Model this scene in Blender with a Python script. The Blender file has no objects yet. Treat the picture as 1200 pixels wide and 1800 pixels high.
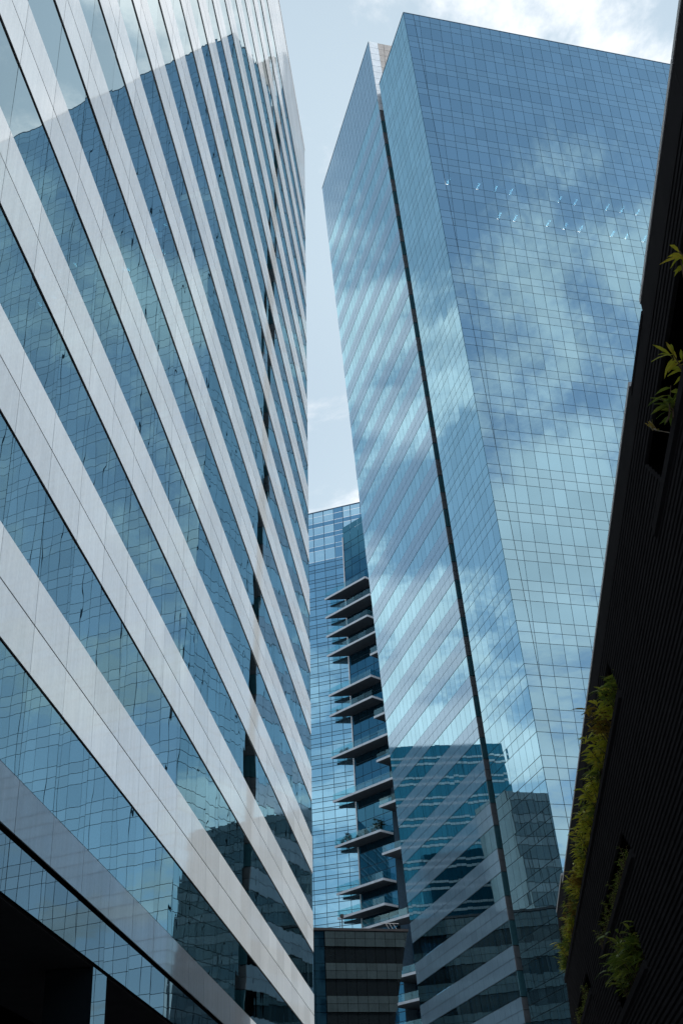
import bpy, math, random
from mathutils import Vector, Matrix

random.seed(7)
sc = bpy.context.scene
COL = sc.collection
RAD = math.radians

# ------------------------------------------------------------------ camera
EYE = Vector((0.0, 0.0, 1.6))
FPX = 2174.0                       # focal length in pixels of a 1200 x 1800 frame
PITCH, ROLL = RAD(31.841), RAD(-2.885)
cam_d = bpy.data.cameras.new('camera')
cam_d.sensor_fit = 'VERTICAL'
cam_d.sensor_height = 36.0
cam_d.lens = FPX / 1800.0 * 36.0
cam_d.clip_start = 0.1
cam_d.clip_end = 6000.0
cam = bpy.data.objects.new('camera', cam_d)
CAMROT = Matrix.Rotation(math.pi / 2 + PITCH, 3, 'X') @ Matrix.Rotation(ROLL, 3, 'Z')
cam.matrix_world = Matrix.Translation(EYE) @ CAMROT.to_4x4()
COL.objects.link(cam)
sc.camera = cam

# ------------------------------------------------------------------ light
SUN_YAW, SUN_EL = RAD(95.0), RAD(27.0)     # yaw from the street axis (+Y) towards +X
SKY_STRENGTH = 0.10
CLOUD_OFFSET = (-9.94, 13.52, 0.0)
world = bpy.data.worlds.new('World')
sc.world = world
world.use_nodes = True
nt = world.node_tree
nt.nodes.clear()


def N(nt, typ, **kw):
    n = nt.nodes.new(typ)
    for k, v in kw.items():
        setattr(n, k, v)
    return n


def M_(nt, op, a, b=None, clamp=False):
    n = nt.nodes.new('ShaderNodeMath')
    n.operation = op
    n.use_clamp = clamp
    for i, x in enumerate((a, b)):
        if x is None:
            continue
        if isinstance(x, (int, float)):
            n.inputs[i].default_value = x
        else:
            nt.links.new(x, n.inputs[i])
    return n.outputs[0]


def build_world():
    L = nt.links.new
    sky = N(nt, 'ShaderNodeTexSky')
    sky.sky_type = 'NISHITA'
    sky.sun_disc = False
    sky.sun_elevation = SUN_EL
    sky.sun_rotation = SUN_YAW
    sky.altitude = 700.0
    sky.air_density = 1.0
    sky.dust_density = 1.6
    sky.ozone_density = 0.4
    tc = N(nt, 'ShaderNodeTexCoord')
    sep = N(nt, 'ShaderNodeSeparateXYZ')
    L(tc.outputs['Generated'], sep.inputs[0])
    z = M_(nt, 'MAXIMUM', M_(nt, 'ADD', sep.outputs[2], 0.12), 0.03)
    comb = N(nt, 'ShaderNodeCombineXYZ')
    L(M_(nt, 'DIVIDE', sep.outputs[0], z), comb.inputs[0])
    L(M_(nt, 'DIVIDE', sep.outputs[1], z), comb.inputs[1])
    mp = N(nt, 'ShaderNodeMapping')
    mp.inputs['Location'].default_value = CLOUD_OFFSET
    mp.inputs['Scale'].default_value = (0.95, 0.95, 0.95)
    L(comb.outputs[0], mp.inputs[0])
    big = N(nt, 'ShaderNodeTexNoise')
    big.inputs['Scale'].default_value = 1.9
    big.inputs['Detail'].default_value = 9.0
    big.inputs['Roughness'].default_value = 0.63
    big.inputs['Distortion'].default_value = 0.25
    L(mp.outputs[0], big.inputs['Vector'])
    ramp = N(nt, 'ShaderNodeValToRGB')
    ramp.color_ramp.elements[0].position = 0.488
    ramp.color_ramp.elements[1].position = 0.59
    ramp.color_ramp.interpolation = 'EASE'
    L(big.outputs[0], ramp.inputs[0])
    # thin veil that pales the whole sky, a little uneven
    vmp = N(nt, 'ShaderNodeMapping')
    vmp.inputs['Location'].default_value = (-16.3, -0.3, 0.0)
    vmp.inputs['Scale'].default_value = (0.6, 0.6, 0.6)
    L(comb.outputs[0], vmp.inputs[0])
    veil = N(nt, 'ShaderNodeTexNoise')
    veil.inputs['Scale'].default_value = 0.5
    veil.inputs['Detail'].default_value = 3.0
    veil.inputs['Roughness'].default_value = 0.5
    L(vmp.outputs[0], veil.inputs['Vector'])
    vramp = N(nt, 'ShaderNodeValToRGB')
    vramp.color_ramp.elements[0].position = 0.38
    vramp.color_ramp.elements[1].position = 0.60
    L(veil.outputs[0], vramp.inputs[0])
    vfac = M_(nt, 'ADD', M_(nt, 'MULTIPLY', vramp.outputs[0], 0.71), 0.18)
    shade = N(nt, 'ShaderNodeTexNoise')
    shade.inputs['Scale'].default_value = 5.0
    shade.inputs['Detail'].default_value = 6.0
    L(mp.outputs[0], shade.inputs['Vector'])
    cval = M_(nt, 'ADD', M_(nt, 'MULTIPLY', shade.outputs[0], 4.4), 3.9)
    ccol = N(nt, 'ShaderNodeCombineColor')
    L(cval, ccol.inputs[0])
    L(M_(nt, 'MULTIPLY', cval, 1.01), ccol.inputs[1])
    L(M_(nt, 'MULTIPLY', cval, 1.03), ccol.inputs[2])
    mixv = N(nt, 'ShaderNodeMix', data_type='RGBA')
    L(vfac, mixv.inputs['Factor'])
    L(sky.outputs[0], mixv.inputs['A'])
    mixv.inputs['B'].default_value = (3.5, 4.25, 4.75, 1)
    mixc = N(nt, 'ShaderNodeMix', data_type='RGBA')
    L(M_(nt, 'MULTIPLY', ramp.outputs[0], 0.92), mixc.inputs['Factor'])
    L(mixv.outputs['Result'], mixc.inputs['A'])
    L(ccol.outputs[0], mixc.inputs['B'])
    bg = N(nt, 'ShaderNodeBackground')
    bg.inputs['Strength'].default_value = SKY_STRENGTH
    L(mixc.outputs['Result'], bg.inputs['Color'])
    out = N(nt, 'ShaderNodeOutputWorld')
    L(bg.outputs[0], out.inputs['Surface'])


build_world()

sun_d = bpy.data.lights.new('sun', 'SUN')
sun_d.energy = 2.15
sun_d.angle = RAD(0.53)
sun_d.color = (1.0, 0.965, 0.92)
sun = bpy.data.objects.new('sun', sun_d)
sun_dir = Vector((math.sin(SUN_YAW) * math.cos(SUN_EL), math.cos(SUN_YAW) * math.cos(SUN_EL), math.sin(SUN_EL)))
sun.rotation_euler = sun_dir.to_track_quat('Z', 'Y').to_euler()
sun.location = (200, 60, 200)
COL.objects.link(sun)

vs = sc.view_settings
vs.view_transform = 'Standard'
vs.look = 'None'
vs.exposure = 1.0
vs.gamma = 1.0
vs.use_curve_mapping = False
sc.cycles.max_bounces = 7
sc.cycles.diffuse_bounces = 3
sc.cycles.glossy_bounces = 5
sc.cycles.transparent_max_bounces = 12
sc.cycles.caustics_reflective = False
sc.cycles.caustics_refractive = False

# ------------------------------------------------------------------ frames of reference
UP = Vector((0, 0, 1))
YL, Y1 = RAD(4.6475), RAD(-15.68)
tL = Vector((math.sin(YL), math.cos(YL), 0)); nL = Vector((math.cos(YL), -math.sin(YL), 0))
t1 = Vector((math.sin(Y1), math.cos(Y1), 0)); t2 = Vector((math.cos(Y1), -math.sin(Y1), 0))
YD = RAD(5.1)
tD = Vector((math.sin(YD), math.cos(YD), 0)); nD = Vector((-math.cos(YD), math.sin(YD), 0))
YF = RAD(-71.5)
tF = Vector((math.sin(YF), math.cos(YF), 0)); nF = Vector((-math.cos(YF), math.sin(YF), 0))
if nF.y > 0:
    nF = -nF
YG = RAD(-44.0)
tG = Vector((math.sin(YG), math.cos(YG), 0)); nG = Vector((-math.cos(YG), math.sin(YG), 0))
if nG.y > 0:
    nG = -nG


def screen(P):
    c = CAMROT.transposed() @ (P - EYE)
    if c.z > -0.1:
        return None
    return 600 + FPX * c.x / -c.z, 900 - FPX * c.y / -c.z


# ------------------------------------------------------------------ materials
MATS = {}


def new_mat(name):
    m = bpy.data.materials.new(name)
    m.use_nodes = True
    m.node_tree.nodes.clear()
    MATS[name] = m
    return m, m.node_tree


def pos_node(t):
    g = N(t, 'ShaderNodeNewGeometry')
    return g.outputs['Position']


def noise(t, vec, scale, detail=4.0, rough=0.55):
    n = N(t, 'ShaderNodeTexNoise')
    n.inputs['Scale'].default_value = scale
    n.inputs['Detail'].default_value = detail
    n.inputs['Roughness'].default_value = rough
    if vec is not None:
        t.links.new(vec, n.inputs['Vector'])
    return n.outputs[0]


def schlick(t, r0, r1=1.0, power=5.0, normal=None):
    lw = N(t, 'ShaderNodeLayerWeight')
    lw.inputs['Blend'].default_value = 0.5
    if normal is not None:
        t.links.new(normal, lw.inputs['Normal'])
    p = M_(t, 'POWER', lw.outputs['Facing'], power)
    return M_(t, 'ADD', M_(t, 'MULTIPLY', p, r1 - r0), r0, clamp=True)


def bump(t, height, dist, strength=1.0):
    b = N(t, 'ShaderNodeBump')
    b.inputs['Strength'].default_value = strength
    b.inputs['Distance'].default_value = dist
    t.links.new(height, b.inputs['Height'])
    return b.outputs[0]


def glass_mat(name, tint, graze, trans, r0, r1=0.9, power=3.5, wave=0.0011, wscale=0.9, rough=0.0, body=None):
    """coated architectural glass: tinted mirror over a dim view through (or onto an opaque back coat)"""
    m, t = new_mat(name)
    L = t.links.new
    pos = pos_node(t)
    mp = N(t, 'ShaderNodeMapping')
    mp.inputs['Scale'].default_value = (1.0, 1.0, 0.55)
    L(pos, mp.inputs[0])
    nrm = bump(t, noise(t, mp.outputs[0], wscale, 1.5, 0.45), wave)
    gl = N(t, 'ShaderNodeBsdfGlossy')
    gl.inputs['Roughness'].default_value = rough
    L(nrm, gl.inputs['Normal'])
    fac = schlick(t, r0, r1, power)
    oi = N(t, 'ShaderNodeObjectInfo')
    gi = N(t, 'ShaderNodeNewGeometry')
    rnd = M_(t, 'FRACT', M_(t, 'ADD', oi.outputs['Random'], gi.outputs['Random Per Island']))
    fac = M_(t, 'ADD', fac, M_(t, 'MULTIPLY', M_(t, 'SUBTRACT', rnd, 0.5), 0.09), clamp=True)
    tcol = N(t, 'ShaderNodeMix', data_type='RGBA')
    lw = N(t, 'ShaderNodeLayerWeight')
    lw.inputs['Blend'].default_value = 0.5
    L(M_(t, 'POWER', lw.outputs['Facing'], 1.5), tcol.inputs['Factor'])
    tcol.inputs['A'].default_value = (*tint, 1)
    tcol.inputs['B'].default_value = (*graze, 1)
    L(tcol.outputs['Result'], gl.inputs['Color'])
    if body is None:
        tr = N(t, 'ShaderNodeBsdfTransparent')
        tr.inputs['Color'].default_value = (*trans, 1)
    else:
        tr = N(t, 'ShaderNodeBsdfDiffuse')
        dirt = noise(t, pos, 3.0, 3.0)
        cr = N(t, 'ShaderNodeMix', data_type='RGBA')
        L(dirt, cr.inputs['Factor'])
        cr.inputs['A'].default_value = (*[c * 0.8 for c in body], 1)
        cr.inputs['B'].default_value = (*[c * 1.2 for c in body], 1)
        L(cr.outputs['Result'], tr.inputs['Color'])
    mx = N(t, 'ShaderNodeMixShader')
    L(fac, mx.inputs[0])
    L(tr.outputs[0], mx.inputs[1])
    L(gl.outputs[0], mx.inputs[2])
    o = N(t, 'ShaderNodeOutputMaterial')
    L(mx.outputs[0], o.inputs[0])
    return m


def panel_mat(name, base, var, r0, r1, power, rough, speck=26.0, wave=0.0006, tint=(0.93, 0.96, 1.0)):
    """pale coated facade panel: speckled diffuse body under a glossy lacquer"""
    m, t = new_mat(name)
    L = t.links.new
    pos = pos_node(t)
    f1 = noise(t, pos, speck, 5.0, 0.7)
    f2 = noise(t, pos, 0.35, 3.0, 0.5)
    mp = N(t, 'ShaderNodeMapping')
    mp.inputs['Scale'].default_value = (3.0, 3.0, 0.22)
    L(pos, mp.inputs[0])
    f3 = noise(t, mp.outputs[0], 2.2, 4.0, 0.6)
    oi = N(t, 'ShaderNodeObjectInfo')
    gi = N(t, 'ShaderNodeNewGeometry')
    rnd = M_(t, 'FRACT', M_(t, 'ADD', oi.outputs['Random'], gi.outputs['Random Per Island']))
    f2 = M_(t, 'ADD', f2, M_(t, 'MULTIPLY', M_(t, 'SUBTRACT', rnd, 0.5), 0.85))
    s = M_(t, 'ADD', M_(t, 'MULTIPLY', f1, 0.4), M_(t, 'ADD', M_(t, 'MULTIPLY', f2, 0.22), M_(t, 'MULTIPLY', f3, 0.38)))
    ramp = N(t, 'ShaderNodeValToRGB')
    ramp.color_ramp.elements[0].position = 0.32
    ramp.color_ramp.elements[1].position = 0.68
    ramp.color_ramp.elements[0].color = (*[c * (1 - var) for c in base], 1)
    ramp.color_ramp.elements[1].color = (*[min(1, c * (1 + var)) for c in base], 1)
    L(s, ramp.inputs[0])
    df = N(t, 'ShaderNodeBsdfDiffuse')
    L(ramp.outputs[0], df.inputs['Color'])
    gl = N(t, 'ShaderNodeBsdfGlossy')
    gl.inputs['Roughness'].default_value = rough
    gl.inputs['Color'].default_value = (*tint, 1)
    L(bump(t, noise(t, pos, 0.8, 1.0), wave), gl.inputs['Normal'])
    mx = N(t, 'ShaderNodeMixShader')
    L(schlick(t, r0, r1, power), mx.inputs[0])
    L(df.outputs[0], mx.inputs[1])
    L(gl.outputs[0], mx.inputs[2])
    o = N(t, 'ShaderNodeOutputMaterial')
    L(mx.outputs[0], o.inputs[0])
    return m


def plain_mat(name, base, rough=0.6, var=0.15, scale=2.0, spec=0.4, metallic=0.0, bumpd=0.0):
    m, t = new_mat(name)
    L = t.links.new
    p = N(t, 'ShaderNodeBsdfPrincipled')
    pos = pos_node(t)
    f = noise(t, pos, scale, 6.0, 0.65)
    ramp = N(t, 'ShaderNodeValToRGB')
    ramp.color_ramp.elements[0].position = 0.3
    ramp.color_ramp.elements[1].position = 0.7
    ramp.color_ramp.elements[0].color = (*[c * (1 - var) for c in base], 1)
    ramp.color_ramp.elements[1].color = (*[min(1, c * (1 + var)) for c in base], 1)
    L(f, ramp.inputs[0])
    L(ramp.outputs[0], p.inputs['Base Color'])
    p.inputs['Roughness'].default_value = rough
    p.inputs['Metallic'].default_value = metallic
    p.inputs['Specular IOR Level'].default_value = spec
    if bumpd:
        L(bump(t, noise(t, pos, scale * 4, 5.0), bumpd), p.inputs['Normal'])
    o = N(t, 'ShaderNodeOutputMaterial')
    L(p.outputs[0], o.inputs[0])
    return m


def matt_mat(name, base, var=0.3, scale=1.5):
    m, t = new_mat(name)
    f = noise(t, pos_node(t), scale, 6.0, 0.65)
    mx = N(t, 'ShaderNodeMix', data_type='RGBA')
    t.links.new(f, mx.inputs['Factor'])
    mx.inputs['A'].default_value = (*[c * (1 - var) for c in base], 1)
    mx.inputs['B'].default_value = (*[c * (1 + var) for c in base], 1)
    d = N(t, 'ShaderNodeBsdfDiffuse')
    t.links.new(mx.outputs['Result'], d.inputs['Color'])
    o = N(t, 'ShaderNodeOutputMaterial')
    t.links.new(d.outputs[0], o.inputs[0])


def leaf_mat(name, c1, c2, c3):
    m, t = new_mat(name)
    L = t.links.new
    g = N(t, 'ShaderNodeNewGeometry')
    ramp = N(t, 'ShaderNodeValToRGB')
    e = ramp.color_ramp.elements
    e[0].position = 0.0; e[0].color = (*c1, 1)
    e[1].position = 1.0; e[1].color = (*c3, 1)
    k = e.new(0.55); k.color = (*c2, 1)
    L(g.outputs['Random Per Island'], ramp.inputs[0])
    p = N(t, 'ShaderNodeBsdfPrincipled')
    L(ramp.outputs[0], p.inputs['Base Color'])
    p.inputs['Roughness'].default_value = 0.42
    tr = N(t, 'ShaderNodeBsdfTranslucent')
    L(ramp.outputs[0], tr.inputs['Color'])
    mx = N(t, 'ShaderNodeMixShader')
    mx.inputs[0].default_value = 0.5
    L(p.outputs[0], mx.inputs[1])
    L(tr.outputs[0], mx.inputs[2])
    o = N(t, 'ShaderNodeOutputMaterial')
    L(mx.outputs[0], o.inputs[0])
    return m


def lamp_mat(name, col, strength):
    m, t = new_mat(name)
    e = N(t, 'ShaderNodeEmission')
    e.inputs['Color'].default_value = (*col, 1)
    e.inputs['Strength'].default_value = strength
    o = N(t, 'ShaderNodeOutputMaterial')
    t.links.new(e.outputs[0], o.inputs[0])
    return m


glass_mat('window_glass_left', (0.27, 0.39, 0.42), (0.74, 0.83, 0.84), (0.20, 0.32, 0.36), 0.66, 1.0, 2.5, wave=0.0024, wscale=0.75)
glass_mat('window_glass_right', (0.34, 0.56, 0.67), (0.54, 0.88, 1.0), (0.18, 0.30, 0.36), 0.62, 0.92, 2.5, wave=0.0010, wscale=0.6)
glass_mat('spandrel_glass_right', (0.355, 0.575, 0.685), (0.54, 0.88, 1.0), (0.2, 0.3, 0.3), 0.62, 0.92, 2.5, wave=0.0008, wscale=0.6, body=(0.012, 0.024, 0.032))
glass_mat('podium_glass', (0.28, 0.32, 0.35), (0.62, 0.66, 0.69), (0.2, 0.3, 0.3), 0.45, 0.9, 3.0, wave=0.0012, wscale=0.8, body=(0.015, 0.025, 0.033))
glass_mat('far_glass', (0.36, 0.70, 0.93), (0.55, 0.9, 1.0), (0.2, 0.32, 0.38), 0.55, 0.9, 3.0, wave=0.0006, wscale=0.5, body=(0.05, 0.13, 0.19))
glass_mat('far_glass_strip', (0.33, 0.65, 0.87), (0.5, 0.86, 0.97), (0.2, 0.32, 0.38), 0.55, 0.9, 3.0, wave=0.0006, wscale=0.5, body=(0.04, 0.09, 0.12))
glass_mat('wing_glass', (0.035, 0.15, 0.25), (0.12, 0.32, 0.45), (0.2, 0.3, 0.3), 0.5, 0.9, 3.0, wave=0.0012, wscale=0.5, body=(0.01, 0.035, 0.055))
glass_mat('crown_glass', (0.5, 0.7, 0.8), (0.6, 0.8, 0.9), (0.62, 0.78, 0.86), 0.22, 0.8, 4.0, wave=0.0005)
glass_mat('rail_glass', (0.5, 0.75, 0.8), (0.6, 0.85, 0.9), (0.70, 0.88, 0.90), 0.07, 0.6, 4.0, wave=0.0003)
glass_mat('dim_glass', (0.14, 0.18, 0.20), (0.4, 0.5, 0.55), (0.2, 0.3, 0.3), 0.12, 0.8, 5.0, wave=0.0012, body=(0.006, 0.009, 0.011))
glass_mat('teal_glass', (0.10, 0.36, 0.46), (0.3, 0.55, 0.65), (0.2, 0.3, 0.3), 0.4, 0.8, 4.0, wave=0.0014, body=(0.012, 0.10, 0.15))
panel_mat('pale_panel', (0.325, 0.358, 0.378), 0.15, 0.09, 0.50, 2.4, 0.03, speck=14.0)
panel_mat('blue_grey_panel', (0.16, 0.25, 0.32), 0.10, 0.22, 0.75, 2.6, 0.05, speck=8.0, tint=(0.58, 0.80, 0.95))
panel_mat('smoke_panel', (0.027, 0.042, 0.048), 0.25, 0.05, 0.5, 5.0, 0.08, speck=3.0, tint=(0.6, 0.65, 0.7))
panel_mat('white_stripe_panel', (0.55, 0.60, 0.62), 0.08, 0.10, 0.6, 4.0, 0.1)
glass_mat('grid_glass', (0.20, 0.25, 0.28), (0.4, 0.5, 0.55), (0.2, 0.3, 0.3), 0.25, 0.7, 4.0, wave=0.002, body=(0.07, 0.085, 0.09))
panel_mat('grid_panel', (0.085, 0.105, 0.115), 0.3, 0.1, 0.6, 4.0, 0.1, speck=1.0)
plain_mat('stone_cladding', (0.36, 0.35, 0.34), 0.75, 0.14, 3.0)
plain_mat('joint_dark', (0.012, 0.016, 0.02), 0.7, 0.2)
plain_mat('joint_blue', (0.07, 0.13, 0.19), 0.6, 0.2)
plain_mat('interior', (0.10, 0.11, 0.115), 0.85, 0.2, 0.6)
plain_mat('core', (0.07, 0.075, 0.08), 0.85, 0.3, 0.5)
matt_mat('black_metal', (0.040, 0.041, 0.045))
matt_mat('black_backing', (0.003, 0.003, 0.0036))
plain_mat('coping_metal', (0.50, 0.51, 0.53), 0.5, 0.15, 4.0)
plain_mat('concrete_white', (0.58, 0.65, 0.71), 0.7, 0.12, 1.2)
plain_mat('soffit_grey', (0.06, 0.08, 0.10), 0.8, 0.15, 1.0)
plain_mat('trim_metal', (0.5, 0.52, 0.54), 0.35, 0.1, metallic=0.7)
plain_mat('teal_return', (0.028, 0.10, 0.13), 0.35, 0.2, spec=0.6)
plain_mat('grey_return', (0.10, 0.115, 0.13), 0.5, 0.15)
plain_mat('paving', (0.42, 0.41, 0.40), 0.85, 0.2, 1.5, bumpd=0.004)
plain_mat('stem_brown', (0.08, 0.055, 0.03), 0.8, 0.2, 8.0)
plain_mat('soil', (0.03, 0.022, 0.015), 0.95, 0.3, 9.0)
leaf_mat('leaf_yellow', (0.38, 0.46, 0.05), (0.58, 0.60, 0.06), (0.62, 0.52, 0.06))
leaf_mat('leaf_green', (0.11, 0.18, 0.035), (0.20, 0.28, 0.04), (0.34, 0.39, 0.06))
leaf_mat('leaf_ochre', (0.30, 0.24, 0.03), (0.38, 0.25, 0.03), (0.16, 0.16, 0.03))
leaf_mat('leaf_dark', (0.018, 0.035, 0.018), (0.03, 0.05, 0.02), (0.04, 0.06, 0.03))
lamp_mat('lamp_white', (1.0, 0.95, 0.86), 9.0)


# ------------------------------------------------------------------ mesh helpers
ORD = ['first', 'second', 'third', 'fourth', 'fifth', 'sixth', 'seventh', 'eighth', 'ninth', 'tenth', 'eleventh', 'twelfth', 'thirteenth', 'fourteenth', 'fifteenth',
       'sixteenth', 'seventeenth', 'eighteenth', 'nineteenth', 'twentieth']
ORD += ['twenty ' + o for o in ORD[:9]] + ['thirtieth'] + ['thirty ' + o for o in ORD[:9]]


class MB:
    def __init__(self):
        self.v = []
        self.f = []

    def prism(self, front, back):
        """closed ring 'front' joined to ring 'back' (same count); the back is closed too"""
        b = len(self.v)
        n = len(front)
        self.v += [tuple(p) for p in front] + [tuple(p) for p in back]
        self.f.append(tuple(range(b, b + n)))
        self.f.append(tuple(range(b + 2 * n - 1, b + n - 1, -1)))
        for i in range(n):
            j = (i + 1) % n
            self.f.append((b + i, b + n + i, b + n + j, b + j))

    def box(self, O, A, B, C, a0, a1, b0, b1, c0, c1):
        ring = [(a0, b0), (a1, b0), (a1, b1), (a0, b1)]
        self.prism([O + A * a + B * b + C * c1 for a, b in ring], [O + A * a + B * b + C * c0 for a, b in ring])

    def build(self, name, mat, parent=None, origin=None):
        return mesh_obj(name, self.v, self.f, mat, parent, origin)


def mesh_obj(name, verts, faces, mat, parent=None, origin=None):
    me = bpy.data.meshes.new(name)
    off = Vector((0, 0, 0))
    if parent is not None:
        off = world_loc(parent)
    if origin is not None and parent is None:
        off = Vector(origin)
    me.from_pydata([(v[0] - off.x, v[1] - off.y, v[2] - off.z) for v in verts], [], faces)
    me.materials.append(MATS[mat] if isinstance(mat, str) else mat)
    me.update()
    ob = bpy.data.objects.new(name, me)
    if parent is not None:
        ob.parent = parent
    else:
        ob.location = off
    COL.objects.link(ob)
    return ob


def world_loc(o):
    if o.parent is None:
        return Vector(o.location)
    return world_loc(o.parent) + Vector(o.location)


def thing(name, label, cat, loc, group=None):
    o = bpy.data.objects.new(name, None)
    o.empty_display_size = 1.0
    o.location = loc
    COL.objects.link(o)
    return tag(o, label, cat, group)


def tag(o, label=None, cat=None, group=None, kind=None):
    for k, v in (('label', label), ('category', cat), ('group', group), ('kind', kind)):
        if v:
            o[k] = v
    return o



class Facade:
    """plane P(u, z) = O + U u + W z ; z is height above the eye, N faces the street"""

    def __init__(self, O, U, W, N_, vis=None):
        self.O, self.U, self.W, self.N, self.vis = O + EYE, U, W, N_.normalized(), vis

    def P(self, u, z, off=0.0):
        return self.O + self.U * u + self.W * z + self.N * off

    def ring(self, poly, off, tu=0.0, tz=0.0):
        uc = sum(p[0] for p in poly) / len(poly)
        zc = sum(p[1] for p in poly) / len(poly)
        return [self.P(u, z, off + tu * (u - uc) + tz * (z - zc)) for u, z in poly]


def area2(poly):
    return 0.5 * sum(poly[i][0] * poly[(i + 1) % len(poly)][1] - poly[(i + 1) % len(poly)][0] * poly[i][1] for i in range(len(poly)))


def clip(poly, halfplanes):
    """keep A u + B z <= C"""
    for A, B, C in halfplanes:
        out = []
        n = len(poly)
        for i in range(n):
            p, q = poly[i], poly[(i + 1) % n]
            dp, dq = A * p[0] + B * p[1] - C, A * q[0] + B * q[1] - C
            if dp <= 0:
                out.append(p)
            if (dp < 0 < dq) or (dq < 0 < dp):
                k = dp / (dp - dq)
                out.append((p[0] + (q[0] - p[0]) * k, p[1] + (q[1] - p[1]) * k))
        poly = out
        if len(poly) < 3:
            return None
    if abs(area2(poly)) < 0.02:
        return None
    return poly


class Panels:
    """collects facade pieces; the largest in view become objects, the rest one joined part"""

    def __init__(self):
        self.items = {}

    def add(self, key, mat, fac, poly, off, th, tilt=0.0):
        sgn = fac.U.cross(fac.W).dot(fac.N)
        if (area2(poly) > 0) != (sgn > 0):
            poly = poly[::-1]
        tu, tz = random.gauss(0, tilt), random.gauss(0, tilt)
        fr, bk = fac.ring(poly, off, tu, tz), fac.ring(poly, off - th, tu, tz)
        pts = [screen(p) for p in fr]
        a = 0.0
        if all(pts):
            cx = sum(p[0] for p in pts) / len(pts)
            cy = sum(p[1] for p in pts) / len(pts)
            if -20 < cx < 1220 and -20 < cy < 1820 and (fac.vis is None or fac.vis(cx, cy)):
                a = abs(area2(pts))
        self.items.setdefault((key, mat), []).append((a, fr, bk))

    def build(self, parent, limit=300):
        byname = {}
        for (key, mat), lst in self.items.items():
            byname.setdefault(key, []).extend((a, mat, fr, bk) for a, fr, bk in lst)
        for key, lst in byname.items():
            lst.sort(key=lambda x: -x[0])
            rest = {}
            for i, (a, mat, fr, bk) in enumerate(lst):
                if i < limit and a > 12:
                    m = MB()
                    m.prism(fr, bk)
                    m.build(key, mat, parent)
                else:
                    rest.setdefault(mat, MB()).prism(fr, bk)
            for mat, m in rest.items():
                tag(m.build(key + '_field', mat, parent), kind='stuff')


def rect(u0, u1, z0, z1, g=0.0, gz=None):
    gz = g if gz is None else gz
    return [(u0 + g / 2, z0 + gz / 2), (u1 - g / 2, z0 + gz / 2), (u1 - g / 2, z1 - gz / 2), (u0 + g / 2, z1 - gz / 2)]


def slab_poly(m, pts, z0, z1):
    """horizontal prism on a plan polygon (world xy), heights above the eye"""
    a = sum(pts[i].x * pts[(i + 1) % len(pts)].y - pts[(i + 1) % len(pts)].x * pts[i].y for i in range(len(pts)))
    if a < 0:
        pts = pts[::-1]
    m.prism([Vector((p.x, p.y, z1 + EYE.z)) for p in pts], [Vector((p.x, p.y, z0 + EYE.z)) for p in pts])


# ------------------------------------------------------------------ ground
def build_ground():
    m = MB()
    S = 3000.0
    m.v = [(-S, -S, 0), (S, -S, 0), (S, S, 0), (-S, S, 0)]
    m.f = [(0, 1, 2, 3)]
    tag(m.build('ground', 'paving'), kind='structure')


build_ground()
GZ = -EYE.z          # ground height measured from the eye


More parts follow.
